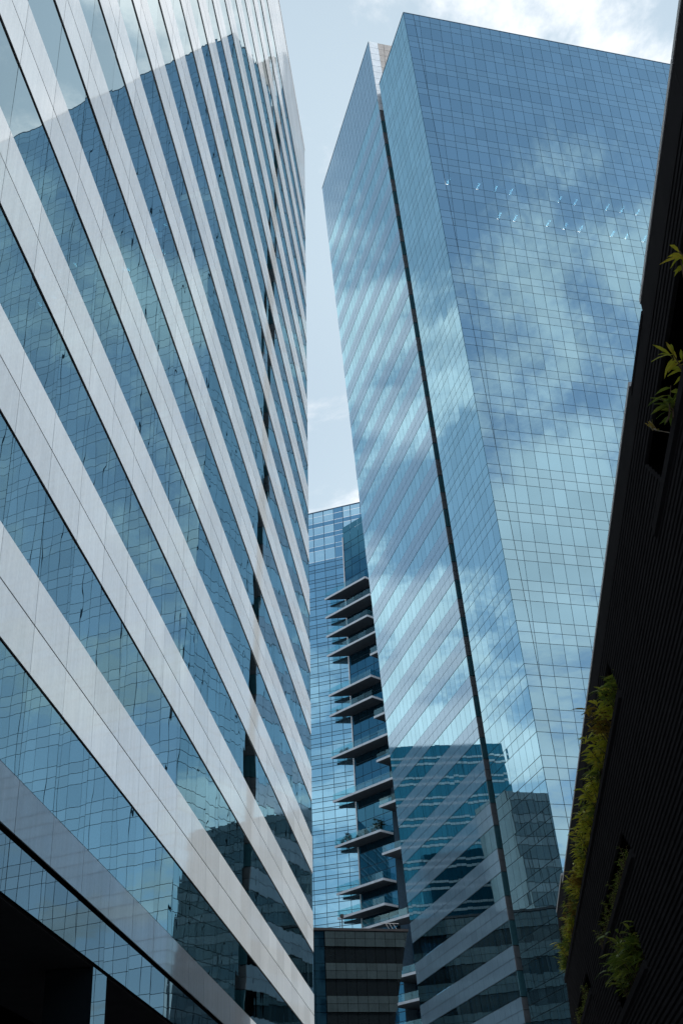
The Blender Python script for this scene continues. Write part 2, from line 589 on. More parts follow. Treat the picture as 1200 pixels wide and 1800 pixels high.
# ------------------------------------------------------------------ left tower
def build_left_tower():
    D = 7.51
    fac = Facade(-nL * D, tL, UP, nL)
    ROOF = 81.95
    S0 = -15.85
    e0, ek = 60.1, 0.1555                      # far edge leans outwards with height: s = e0 + ek z

    def edge(z):
        return e0 + ek * z
    edge_clip = [(1.0, -ek, e0)]
    root = thing('office_tower', 'pale grey office tower with slanting bands of mirror windows, filling the left side', 'office tower', fac.P(30, GZ))
    pn = Panels()
    joints = [20.16 + 2.0 * i for i in range(-18, 30)]
    top_glass = 16
    # storeys
    for n in range(0, top_glass + 1):
        zb = 7.69 + 4.0 * n
        for j in joints:
            for (z0, z1, key, mat, gz) in ((zb, zb + 1.99, 'window_pane', 'window_glass_left', 0.055),
                                           (zb + 1.99, zb + 3.0, 'spandrel_panel', 'pale_panel', 0.032),
                                           (zb + 3.0, zb + 4.0, 'spandrel_panel', 'pale_panel', 0.032)):
                poly = clip(rect(j, j + 2.0, z0, z1, 0.016, gz), edge_clip)
                if poly:
                    pn.add(key, mat, fac, poly, 0.0 if mat == 'pale_panel' else -0.03, 0.03, 0.0016 if mat == 'window_glass_left' else 0.0005)
    zt = 7.69 + 4.0 * (top_glass + 1)
    k = 0
    while zt < ROOF - 0.3:
        z1 = min(zt + 1.35, ROOF - 0.1)
        for j in joints:
            poly = clip(rect(j, j + 2.0, zt, z1, 0.016, 0.03), edge_clip)
            if poly:
                pn.add('spandrel_panel', 'pale_panel', fac, poly, 0.0, 0.03, 0.0005)
        zt = z1
    # lowest spandrel course and the dark glossy band under the reveal
    for j in joints:
        poly = clip(rect(j, j + 2.0, 6.71, 7.69, 0.016, 0.03), edge_clip)
        if poly:
            pn.add('spandrel_panel', 'pale_panel', fac, poly, 0.0, 0.03, 0.0006)
        poly = clip(rect(j - 0.17, j + 1.83, 5.66, 6.58, 0.03, 0.0), edge_clip)
        if poly:
            pn.add('canopy_panel', 'podium_glass', fac, poly, 0.0, 0.05, 0.0012)
    pn.build(root)
    # joint backing, mullions, slabs and core
    m = MB()
    for j in joints:
        if edge(7.7) > j + 0.05:
            zhi = ROOF - 0.15
            zlo = 7.69
            if j > e0 + ek * 7.69:
                continue
            if j > e0:
                zlo = max(zlo, (j - e0) / ek)
            m.box(fac.O, fac.U, UP, fac.N, j - 0.03, j + 0.03, zlo, zhi, -0.14, -0.066)
    m.build('mullion', 'joint_dark', root)
    depth = 26.0
    for n in range(-1, top_glass + 1):
        z0, z1 = 7.69 + 4 * n + 2.0, 7.69 + 4 * n + 3.99
        if n < 0:
            z0 = 5.9
        m = MB()
        e = edge(z0) - 0.25
        pts = [fac.P(S0, 0, -0.07), fac.P(e, 0, -0.07), fac.P(e, 0, -depth), fac.P(S0, 0, -depth)]
        slab_poly(m, pts, z0, z1)
        m.build('floor_slab', 'interior', root)
    m = MB()
    zt = 7.69 + 4 * top_glass + 3.99
    e = edge(zt) - 0.2
    slab_poly(m, [fac.P(S0, 0, -0.07), fac.P(e, 0, -0.07), fac.P(e, 0, -depth), fac.P(S0, 0, -depth)], zt + 0.01, ROOF - 0.12)
    m.build('parapet_block', 'interior', root)
    m = MB()
    slab_poly(m, [fac.P(S0, 0, 0.03), fac.P(edge(ROOF), 0, 0.03), fac.P(edge(ROOF), 0, -depth), fac.P(S0, 0, -depth)], ROOF - 0.1, ROOF)
    m.build('roof', 'coping_metal', root)
    m = MB()
    slab_poly(m, [fac.P(S0 + 1, 0, -5.0), fac.P(55, 0, -5.0), fac.P(55, 0, -depth + 0.5), fac.P(S0 + 1, 0, -depth + 0.5)], GZ, ROOF - 5)
    m.build('core_wall', 'core', root)
    # leaning end wall (faces away along the street)
    Wd = UP + tL * ek
    Ne = (tL - UP * ek).normalized()
    fe = Facade(-nL * D + tL * e0, -nL, Wd, Ne, vis=lambda x, y: False)
    pe = Panels()
    for n in range(0, top_glass + 1):
        zb = 7.69 + 4.0 * n
        for i in range(13):
            pe.add('end_pane', 'window_glass_left', fe, rect(i * 2.0, i * 2 + 2.0, zb, zb + 1.99, 0.03), -0.03, 0.03, 0.001)
            pe.add('end_panel', 'pale_panel', fe, rect(i * 2.0, i * 2 + 2.0, zb + 1.99, zb + 4.0, 0.03), 0.0, 0.03, 0.0005)
    pe.build(root)
    m = MB()
    m.box(fe.O, fe.U, fe.W, fe.N, 0.05, 26.0, 7.6, ROOF - 0.2, -0.2, -0.1)
    m.build('end_backing', 'core', root)
    # ground storey: deep black recess, columns clad like the band, glazing far in
    m = MB()
    m.box(fac.O, fac.U, UP, fac.N, S0, e0, 5.60, 5.655, -3.2, -0.06)
    m.build('soffit', 'black_metal', root)
    m = MB()
    m.box(fac.O, fac.U, UP, fac.N, S0, e0, 6.55, 6.74, -0.5, -0.05)
    m.box(fac.O, fac.U, UP, fac.N, S0, e0, 5.66, 6.55, -0.5, -0.055)
    m.build('reveal', 'black_backing', root)
    for i in range(-3, 5):
        s = 25.36 + 9.0 * i
        if s < S0 or s > 58:
            continue
        m = MB()
        m.box(fac.O, fac.U, UP, fac.N, s, s + 1.0, GZ, 5.59, -1.0, -0.02)
        m.build('column', 'podium_glass', root)
    pl = Panels()
    for i in range(-6, 24):
        s = 20.0 + 3.0 * i
        if s < S0 or s > 56:
            continue
        pl.add('lobby_pane', 'dim_glass', fac, rect(s, s + 3.0, GZ + 0.1, 4.6, 0.06), -3.1, 0.03, 0.001)
    pl.build(root)
    m = MB()
    m.box(fac.O, fac.U, UP, fac.N, S0, e0, 4.6, 5.6, -3.3, -3.05)
    m.build('lintel', 'black_backing', root)


build_left_tower()


# ------------------------------------------------------------------ right tower (two blocks with a slot between them)
A0, AK = 42.0693, -0.0525                     # street face: a = A0 + AK z


def build_right_tower():
    DB = 87.7
    FZ = 4.026
    root = thing('glass_tower', 'tall blue glass tower with a leaning corner and a dark vertical slot, right of centre', 'office tower', EYE + t2 * 45 + t1 * 95 + UP * GZ)
    pn = Panels()
    Wt = UP + t2 * AK
    Nt = -(t2 - UP * AK)
    side = Facade(t2 * A0, t1, Wt, Nt)
    edge_x = lambda y: 1195 - 0.137 * y
    front = Facade(t1 * DB, t2, UP, -t1, vis=lambda x, y: x < edge_x(y) - 4)
    ROOFB, ROOFA = 127.95, 137.7
    AMAX = 76.0
    b1, b2, b3 = 98.35, 99.6, 125.75
    # --- front block: broad face towards the viewer
    lines = [a for a in [A0 + 0.0]]
    jf = [0.4836 * DB + 1.275 * i for i in range(-8, 36)]
    strip = 1.25
    corner_clip = [(-1.0, AK, -(A0 + 0.02))]                 # a >= A0 + AK z
    inner_clip = [(-1.0, AK, -(A0 + strip))]
    strip_clip = [(1.0, -AK, A0 + strip - 0.05), (-1.0, AK, -(A0 + 0.03))]
    levels = []
    n0 = -9
    for n in range(n0, 22):
        zb = 39.25 + FZ * n
        levels += [(zb, zb + 2.01, 'window_pane', 'window_glass_right'), (zb + 2.01, zb + 3.02, 'spandrel_pane', 'spandrel_glass_right'), (zb + 3.02, zb + FZ, 'spandrel_pane', 'spandrel_glass_right')]
    levels[-1] = (levels[-1][0], ROOFB - 0.1, levels[-1][2], levels[-1][3])
    G = 0.042
    for z0, z1, key, mat in levels:
        for j in jf:
            poly = clip(rect(j, min(j + 1.275, AMAX), z0, z1, G), inner_clip)
            if poly:
                pn.add(key, mat, front, poly, 0.0, 0.035, 0.0013)
        poly = clip(rect(30, 50, z0, z1, G), strip_clip)
        if poly:
            pn.add('corner_pane', mat, front, poly, 0.0, 0.035, 0.0004)
        nb = 8
        w = (b1 - DB - 0.05) / nb
        for i in range(nb):
            pn.add('side_' + key, mat, side, rect(DB + 0.05 + i * w, DB + 0.05 + (i + 1) * w, z0, z1, 0.04, 0.05), 0.0, 0.035, 0.0011)
    # --- rear block: banded face
    FA = 4.062
    nb = 20
    w = (b3 - b2) / nb
    for n in range(-8, 23):
        zb = 35.33 + FA * n
        for i in range(nb):
            u0, u1 = b2 + i * w, b2 + (i + 1) * w
            pn.add('band_pane', 'window_glass_right', side, rect(u0, u1, zb, zb + 2.03, 0.045, 0.06), -0.02, 0.035, 0.0008)
            if n > -8:
                pn.add('band_panel', 'blue_grey_panel', side, rect(u0, u1, zb - 2.03, zb - 1.02, 0.03, 0.04), 0.0, 0.035, 0.0003)
                pn.add('band_panel', 'blue_grey_panel', side, rect(u0, u1, zb - 1.02, zb, 0.03, 0.04), 0.0, 0.035, 0.0003)
    zt = 35.33 + FA * 22 + 2.03
    rows = 8
    h = (ROOFA - 0.1 - zt) / rows
    for r in range(rows):
        for i in range(nb):
            pn.add('band_panel', 'blue_grey_panel', side, rect(b2 + i * w, b2 + (i + 1) * w, zt + r * h, zt + (r + 1) * h, 0.05, 0.05), 0.0, 0.035, 0.0004)
    pn.build(root)

    # --- slot between the blocks: teal glass returns and grey spandrel returns, one after another
    end = Facade(t1 * b2, t2, UP, -t1)
    for n in range(-8, 23):
        zb = 35.33 + FA * n
        for (z0, z1, name, mat) in ((zb, zb + 2.03, 'slot_pane', 'teal_return'), (zb - 2.0, zb - 0.03, 'slot_panel', 'grey_return')):
            for q in range(1 if name == 'slot_pane' else 2):
                hh = (z1 - z0) / (1 if name == 'slot_pane' else 2)
                za, zc = z0 + q * hh + 0.02, z0 + (q + 1) * hh - 0.02
                if zc > 127.9:
                    zc = 127.9
                m = MB()
                ring = [(A0 + AK * za, za), (A0 + AK * za + 0.85, za), (A0 + AK * zc + 0.85, zc), (A0 + AK * zc, zc)]
                m.prism([end.P(u, z, 0.0) for u, z in ring], [end.P(u, z, -0.1) for u, z in ring])
                m.build(name, mat, root)
    m = MB()
    ring = [(A0 + AK * GZ + 0.85, GZ), (A0 + AK * GZ + 1.6, GZ), (A0 + AK * 127.9 + 1.6, 127.9), (A0 + AK * 127.9 + 0.85, 127.9)]
    m.prism([end.P(u, z, b2 - b1 - 0.1) for u, z in ring], [end.P(u, z, -0.15) for u, z in ring])
    m.build('slot_back', 'teal_return', root)

    # --- stone end wall of the rear block above the front block's roof
    pr = Panels()
    nrow = 9
    for r in range(-2, nrow):
        z0 = 127.0 + (ROOFA - 127.0) / nrow * r
        z1 = 127.0 + (ROOFA - 127.0) / nrow * (r + 1)
        a_in = A0 + AK * z0
        poly = clip(rect(30, a_in + 1.2, z0, z1, 0.05), [(-1.0, AK, -(A0 + 0.02)), (1.0, -AK, A0 + 1.2)])
        if poly:
            pr.add('stone_corner', 'concrete_white', end, poly, 0.05, 0.15, 0.0)
        for c in range(12):
            poly = clip(rect(34.5 + c * 2.4, 36.9 + c * 2.4, z0, z1, 0.04), [(-1.0, AK, -(A0 + 1.24))])
            if poly:
                pr.add('stone_panel', 'stone_cladding', end, poly, 0.0, 0.12, 0.0)
    pr.build(root)

    # --- slabs, cores, roofs
    def foot(z, c0, c1, inset=0.07, amax=AMAX):
        a = A0 + AK * z + inset
        return [EYE + t2 * a + t1 * c0, EYE + t2 * amax + t1 * c0, EYE + t2 * amax + t1 * c1, EYE + t2 * a + t1 * c1]
    for n in range(n0, 22):
        zb = 39.25 + FZ * n
        m = MB()
        slab_poly(m, foot(zb + 2.02, DB + 0.07, b1 - 0.05, 0.14), zb + 2.05, min(zb + FZ - 0.02, ROOFB - 0.12))
        m.build('floor_slab', 'interior', root)
    for n in range(-8, 23):
        zb = 35.33 + FA * n
        m = MB()
        slab_poly(m, foot(zb - 2.03, b2 + 0.2, b3 - 0.07, 0.2, 72.0), zb - 2.0, zb - 0.02)
        m.build('floor_slab', 'interior', root)
    m = MB()
    slab_poly(m, [EYE + t2 * 46 + t1 * 92.5, EYE + t2 * 74 + t1 * 92.5, EYE + t2 * 74 + t1 * (b1 - 0.2), EYE + t2 * 46 + t1 * (b1 - 0.2)], GZ, ROOFB - 1)
    slab_poly(m, [EYE + t2 * 46.5 + t1 * (b2 + 0.3), EYE + t2 * 71 + t1 * (b2 + 0.3), EYE + t2 * 71 + t1 * (b3 - 0.5), EYE + t2 * 46.5 + t1 * (b3 - 0.5)], GZ, 126.0)
    m.build('core_wall', 'core', root)
    m = MB()
    slab_poly(m, foot(ROOFB, DB - 0.04, b1, -0.03), ROOFB - 0.09, ROOFB)
    m.build('roof', 'joint_blue', root)
    m = MB()
    slab_poly(m, foot(ROOFA, b2 + 0.02, b3, -0.03, 72.0), ROOFA - 0.09, ROOFA)
    m.build('roof', 'joint_blue', root)
    m = MB()
    slab_poly(m, foot(zt, b2 + 0.2, b3 - 0.07, 0.2, 72.0), zt + 0.02, ROOFA - 0.12)
    m.build('plant_storey', 'interior', root)
    # far-side walls close the blocks
    m = MB()
    slab_poly(m, [EYE + t2 * 72.05 + t1 * (b2 + 0.2), EYE + t2 * 72.3 + t1 * (b2 + 0.2), EYE + t2 * 72.3 + t1 * b3, EYE + t2 * 72.05 + t1 * b3], GZ, ROOFA - 0.1)
    slab_poly(m, [EYE + t2 * 46.6 + t1 * (b3 - 0.05), EYE + t2 * 72 + t1 * (b3 - 0.05), EYE + t2 * 72 + t1 * (b3 + 0.1), EYE + t2 * 46.6 + t1 * (b3 + 0.1)], GZ, ROOFA - 0.1)
    m.build('rear_wall', 'grey_return', root)
    # mullion bars behind the joints of the broad face
    m = MB()
    for j in jf:
        if j > A0 + 1.3:
            m.box(front.O, t2, UP, front.N, j - 0.05, j + 0.05, GZ, ROOFB - 0.15, -0.125, -0.04)
        else:
            zlo = (j - A0 - strip) / AK
            if 0 < zlo < ROOFB - 2:
                m.box(front.O, t2, UP, front.N, j - 0.05, j + 0.05, zlo, ROOFB - 0.15, -0.125, -0.04)
    m.build('mullion', 'joint_blue', root)
    # ceiling lights that show through two storeys of the broad face
    rows = [[38.4, 41.8, 43.8, 45.6, 51.3, 53.2, 57.0, 58.8, 60.7], [43.8, 45.6, 49.4, 51.4, 53.2, 57.0, 58.7, 60.8]]
    for zc, lab, row in ((101.5, 'upper', rows[0]), (97.47, 'lower', rows[1])):
        for i, a in enumerate(row):
            m = MB()
            P = EYE + t2 * (a + 0.014 * a) + t1 * (DB + 0.75) + UP * zc
            m.box(P, t2, t1, UP, -0.09, 0.09, 0.0, 1.7, -0.06, 0.0)
            o = m.build('ceiling_light', 'lamp_white', None, P)
            tag(o, 'small white ceiling light, %s from left in the %s lit row' % (ORD[i], lab), 'ceiling light', 'ceiling lights in the blue tower')


build_right_tower()


# ------------------------------------------------------------------ balcony tower far behind
def build_far_tower():
    D = 199.98
    root = thing('balcony_tower', 'distant pale blue glass tower with wedge shaped balconies, seen through the gap', 'tower', EYE + Vector((0, 212, GZ)))
    f1 = Facade(-nF * D, tF, UP, nF, vis=lambda x, y: 540 < x < 640 and y < 1640)
    SC = 67.05                                    # corner with the wing
    pn = Panels()
    js = [68.66 + 2.2 * i for i in range(0, 9)]
    us = [(SC, 68.66)] + [(js[i], js[i + 1]) for i in range(len(js) - 1)]
    for n in range(-19, 11):
        zb = 76.8 + 4.0 * n
        rows = ((zb, zb + 1.54, 'window_pane', 'far_glass'), (zb + 1.54, zb + 2.16, 'spandrel_pane', 'far_glass_strip'), (zb + 2.16, zb + 3.28, 'window_pane', 'far_glass'), (zb + 3.28, zb + 4.0, 'spandrel_pane', 'far_glass_strip'))
        for z0, z1, key, mat in rows:
            for u0, u1 in us:
                pn.add(key, mat, f1, rect(u0, u1, z0, z1, 0.09, 0.10), 0.0, 0.06, 0.0006)
    # crown screen: thin glass with open sky behind
    cu = [(61.0, 63.0), (63.0, 65.1), (65.1, 66.7), (66.7, 68.66)] + us[1:]
    z = 120.8
    for r, h in enumerate((2.4, 1.0, 1.7, 1.0, 1.7, 1.0, 1.5, 1.1)):
        for (u0, u1) in cu:
            if z + h < 124.8 and u1 < SC:
                continue
            solid = abs(u0 - 66.7) < 0.01
            opaque = solid or r in (1, 3, 5)
            pn.add('screen_pane', 'far_glass' if opaque else 'crown_glass', f1, rect(u0, u1, z, z + h, 0.09, 0.10), 0.0, 0.05, 0.0006)
        z += h
    pn.build(root)
    m = MB()
    slab_poly(m, [f1.P(SC, 0, -0.12), f1.P(88, 0, -0.12), f1.P(88, 0, -25), f1.P(SC, 0, -25)], GZ, 120.7)
    m.build('tower_body', 'joint_blue', root)
    m = MB()
    for u in [61.0, 63.0, 65.1, 66.7] + js:
        m.box(f1.O, f1.U, UP, f1.N, u - 0.06, u + 0.06, 120.75, z, -0.2, -0.07)
    m.box(f1.O, f1.U, UP, f1.N, 61.0, 86.0, z - 0.02, z + 0.15, -0.2, 0.03)
    m.build('screen_frame', 'joint_blue', root)
    # wing with the balconies
    C = f1.P(SC, 0) - EYE
    C.z = 0
    dG = nG.dot(C)
    sC = tG.dot(C)
    f2 = Facade(nG * dG, tG, UP, nG, vis=lambda x, y: 595 < x < 700 and y < 1640)
    E2 = 142.95
    pw = Panels()
    nu = 4
    w = (sC - 0.15 - E2) / nu
    for n in range(-28, 4):
        zt = 111.2 + 4.0 * n
        for i in range(nu):
            u0, u1 = E2 + i * w, E2 + (i + 1) * w
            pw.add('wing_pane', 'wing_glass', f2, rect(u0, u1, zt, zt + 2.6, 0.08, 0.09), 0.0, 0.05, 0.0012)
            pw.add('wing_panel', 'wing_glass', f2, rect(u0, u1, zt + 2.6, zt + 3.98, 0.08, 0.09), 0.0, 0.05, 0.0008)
    f3 = Facade(nG * (dG - 2.5), tG, UP, nG)
    for n in range(-28, 4):
        zt = 111.2 + 4.0 * n
        for i in range(5):
            pw.add('recess_pane', 'far_glass', f3, rect(E2 - (i + 1) * 2.2, E2 - i * 2.2, zt, zt + 2.7, 0.08, 0.09), 0.0, 0.05, 0.0012)
            pw.add('recess_panel', 'far_glass_strip', f3, rect(E2 - (i + 1) * 2.2, E2 - i * 2.2, zt + 2.7, zt + 3.98, 0.08, 0.09), 0.0, 0.05, 0.0008)
    pw.build(root)
    m = MB()
    slab_poly(m, [f2.P(E2, 0, -0.1), f2.P(sC - 0.1, 0, -0.1), f2.P(sC - 2, 0, -12), f2.P(E2, 0, -12)], GZ, 124.8)
    slab_poly(m, [f3.P(E2 - 12, 0, -0.1), f3.P(E2 - 0.05, 0, -0.1), f3.P(E2 - 0.05, 0, -9), f3.P(E2 - 12, 0, -9)], GZ, 124.8)
    m.build('wing_body', 'joint_blue', root)
    m = MB()
    m.box(f2.O, f2.U, UP, f2.N, sC - 0.32, sC - 0.05, GZ, 124.9, -0.1, 0.12)
    m.build('corner_trim', 'trim_metal', root)

    def balcony(z, pts, rail_edges):
        b = MB()
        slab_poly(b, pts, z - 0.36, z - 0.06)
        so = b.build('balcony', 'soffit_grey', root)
        fb = MB()
        for (p, q) in rail_edges:
            d = (q - p).normalized()
            nn = Vector((d.y, -d.x, 0))
            cen = sum(pts, Vector()) / len(pts)
            if nn.dot((p + q) / 2 - cen) < 0:
                nn = -nn
            fb.prism([p + nn * 0.1 + UP * (z + EYE.z), q + nn * 0.1 + UP * (z + EYE.z), q + nn * 0.1 + UP * (z - 0.38 + EYE.z), p + nn * 0.1 + UP * (z - 0.38 + EYE.z)],
                     [p + UP * (z + EYE.z), q + UP * (z + EYE.z), q + UP * (z - 0.38 + EYE.z), p + UP * (z - 0.38 + EYE.z)])
            L_ = (q - p).length
            k = max(1, round(L_ / 2.0))
            for i in range(k):
                a = p + d * (L_ * i / k + 0.04)
                c = p + d * (L_ * (i + 1) / k - 0.04)
                g = MB()
                za, zc = z + EYE.z + 0.05, z + EYE.z + 1.12
                g.prism([a + UP * za, c + UP * za, c + UP * zc, a + UP * zc], [a - nn * 0.03 + UP * za, c - nn * 0.03 + UP * za, c - nn * 0.03 + UP * zc, a - nn * 0.03 + UP * zc])
                g.build('rail_pane', 'rail_glass', so)
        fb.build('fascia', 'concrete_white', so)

    def gp(s, off):
        p = f2.P(s, 0, off)
        p.z = 0
        return p
    for n in (0, 1, 2, 3, 5, 6, 8, 10, 12, 14, 15.7, 15):
        z = 111.4 - 4.0 * n
        e = {0: 143.1, 1: 142.2, 2: 143.1, 3: 139.5, 8: 138.5, 10: 138.0, 15.7: 136.5}.get(n, 143.1)
        if n == 15.7:
            continue
        T, R_ = gp(154.3, 3.0), gp(e, 3.0)
        pts = [T, R_, gp(e, 0.05), gp(sC - 0.4, 0.05)]
        balcony(z, pts, [(T, R_), (R_, gp(e, 0.05))])
    for n in (4, 7, 9, 11, 13, 15.72, 17.9, 18.88, 19.9):
        z = 111.4 - 4.0 * n
        s0 = 142.95
        if n == 15.72:
            s0 = 148.6
        T, R_ = gp(s0, 3.0), gp(134.0, 3.0)
        balcony(z, [T, R_, gp(134.0, -2.4), gp(s0 if s0 < 143 else 142.9, -2.4 if s0 < 143 else 0.05)], [(T, R_)])
    return gp


GP = build_far_tower()


# ------------------------------------------------------------------ low dark building between the towers
def build_low_block():
    DB = 160.0
    ROOF = 39.0
    root = thing('low_office_block', 'low dark office block with black window bands, at the foot of the gap', 'building', EYE + t2 * 30 + t1 * 162 + UP * GZ)
    f = Facade(t1 * DB, t2, UP, -t1, vis=lambda x, y: 545 < x < 720)
    k = (51.07 - 48.64) / (38.99 - 27.5)
    c0 = 51.07 - k * 38.99
    ec = [(1.0, -k, c0)]
    pn = Panels()
    for n in range(10):
        zt = ROOF - 0.35 - 4.0 * n
        for c in range(34):
            u0, u1 = 39.8 - 1.35 * 25 + 1.35 * c, 39.8 - 1.35 * 25 + 1.35 * (c + 1)
            far_left = u1 <= 39.85
            for z0, z1, key, mat in ((zt - 0.95, zt, 'spandrel_panel', 'smoke_panel'), (zt - 1.95, zt - 0.95, 'spandrel_panel', 'smoke_panel'), (zt - 4.0, zt - 1.95, 'window_pane', 'dim_glass')):
                poly = clip(rect(u0, u1, z0, z1, 0.05), ec)
                if poly:
                    if far_left and u0 > 36.5:
                        pn.add('side_pane', 'wing_glass', f, poly, -0.3, 0.05, 0.001)
                    else:
                        pn.add(key, mat, f, poly, 0.0 if key == 'spandrel_panel' else -0.25, 0.05, 0.001)
    pn.build(root)
    m = MB()
    slab_poly(m, [EYE + t2 * 4 + t1 * (DB + 0.4), EYE + t2 * 43 + t1 * (DB + 0.4), EYE + t2 * 43 + t1 * (DB + 14), EYE + t2 * 4 + t1 * (DB + 14)], GZ, ROOF - 0.3)
    m.prism([f.P(43, GZ, -0.4), f.P(c0 + k * GZ - 0.05, GZ, -0.4), f.P(c0 + k * (ROOF - 0.3) - 0.05, ROOF - 0.3, -0.4), f.P(43, ROOF - 0.3, -0.4)],
            [f.P(43, GZ, -14), f.P(c0 + k * GZ - 0.05, GZ, -14), f.P(c0 + k * (ROOF - 0.3) - 0.05, ROOF - 0.3, -14), f.P(43, ROOF - 0.3, -14)])
    m.build('block_body', 'black_backing', root)
    m = MB()
    m.box(f.O, t2, UP, f.N, 4.0, 51.15, ROOF - 0.3, ROOF, -14, 0.12)
    m.build('roof_coping', 'black_metal', root)
    # roof-edge mast and lattice bracket
    m = MB()
    m.box(f.O, t2, UP, f.N, 42.3, 42.4, ROOF, ROOF + 1.9, -0.6, -0.5)
    m.box(f.O, t2, UP, f.N, 42.15, 42.55, ROOF + 1.5, ROOF + 1.9, -0.75, -0.35)
    o = m.build('roof_camera', 'black_metal', None, f.P(42.35, ROOF, -0.55))
    tag(o, 'little black camera on a mast on the dark block roof edge', 'camera')
    m = MB()
    for a in (48.7, 49.2, 49.7):
        P0, P1 = f.P(a, ROOF, -0.4), f.P(a - 0.5, ROOF + 0.8, -0.4)
        m.prism([P0, P0 + t2 * 0.07, P1 + t2 * 0.07, P1], [p - f.N * 0.07 for p in (P0, P0 + t2 * 0.07, P1 + t2 * 0.07, P1)])
    m.box(f.O, t2, UP, f.N, 47.4, 50.0, ROOF + 0.78, ROOF + 0.86, -0.5, -0.4)
    o = m.build('roof_bracket', 'trim_metal', None, f.P(49, ROOF, -0.4))
    tag(o, 'small metal lattice bracket on the right end of the dark block roof', 'bracket')


build_low_block()


# ------------------------------------------------------------------ blocks that the right tower mirrors
def build_mirrored_blocks():
    A, B = Vector((-76.2, 206.4, 0)), Vector((-42.0, 214.5, 0))
    U = (B - A).normalized()
    Nn = Vector((U.y, -U.x, 0))
    H = 84.5
    root = thing('striped_office_block', 'teal office block with paired white stripes, seen only mirrored low in the blue tower', 'building', A + UP * 0)
    f = Facade(A, U, UP, Nn, vis=lambda x, y: False)
    pn = Panels()
    Lw = (B - A).length
    nc = 18
    w = Lw / nc
    for n in range(21):
        zt = H - 4.0 * n
        for c in range(nc):
            for z0, z1, key, mat in ((zt - 2.3, zt, 'window_pane', 'teal_glass'), (zt - 2.75, zt - 2.3, 'stripe_panel', 'white_stripe_panel'), (zt - 3.5, zt - 2.75, 'window_pane', 'teal_glass'), (zt - 4.0, zt - 3.5, 'stripe_panel', 'white_stripe_panel')):
                pn.add(key, mat, f, rect(c * w, (c + 1) * w, z0, z1, 0.06, 0.05), 0.0 if 'stripe' in key else -0.08, 0.05, 0.001)
    pn.build(root)
    m = MB()
    slab_poly(m, [f.P(0.05, 0, -0.2), f.P(Lw - 0.05, 0, -0.2), f.P(Lw - 0.05, 0, -14), f.P(0.05, 0, -14)], GZ, H)
    m.build('block_body', 'teal_return', root)
    # grey gridded block in front of it
    A, B = Vector((-92.0, 186.6, 0)), Vector((-58.0, 186.5, 0))
    U = (B - A).normalized()
    Nn = Vector((U.y, -U.x, 0))
    H = 66.9
    root = thing('grey_grid_block', 'dull grey gridded office block, seen only mirrored near the blue tower corner', 'building', A)
    f = Facade(A, U, UP, Nn, vis=lambda x, y: False)
    pn = Panels()
    Lw = (B - A).length
    nc = 20
    w = Lw / nc
    for n in range(17):
        zt = H - 4.0 * n
        for c in range(nc):
            for z0, z1, key, mat in ((zt - 1.6, zt, 'spandrel_panel', 'grid_panel'), (zt - 4.0, zt - 1.6, 'window_pane', 'grid_glass')):
                pn.add(key, mat, f, rect(c * w, (c + 1) * w, z0, z1, 0.12, 0.12), 0.0, 0.05, 0.001)
    pn.build(root)
    m = MB()
    slab_poly(m, [f.P(0.05, 0, -0.2), f.P(Lw - 0.05, 0, -0.2), f.P(Lw - 0.05, 0, -10), f.P(0.05, 0, -10)], GZ, H)
    m.build('block_body', 'grid_panel', root)


build_mirrored_blocks()


# ------------------------------------------------------------------ black slatted building on the right
SLOTS = []          # (s0, s1, z_lip, z_lintel)


KB = 0.622


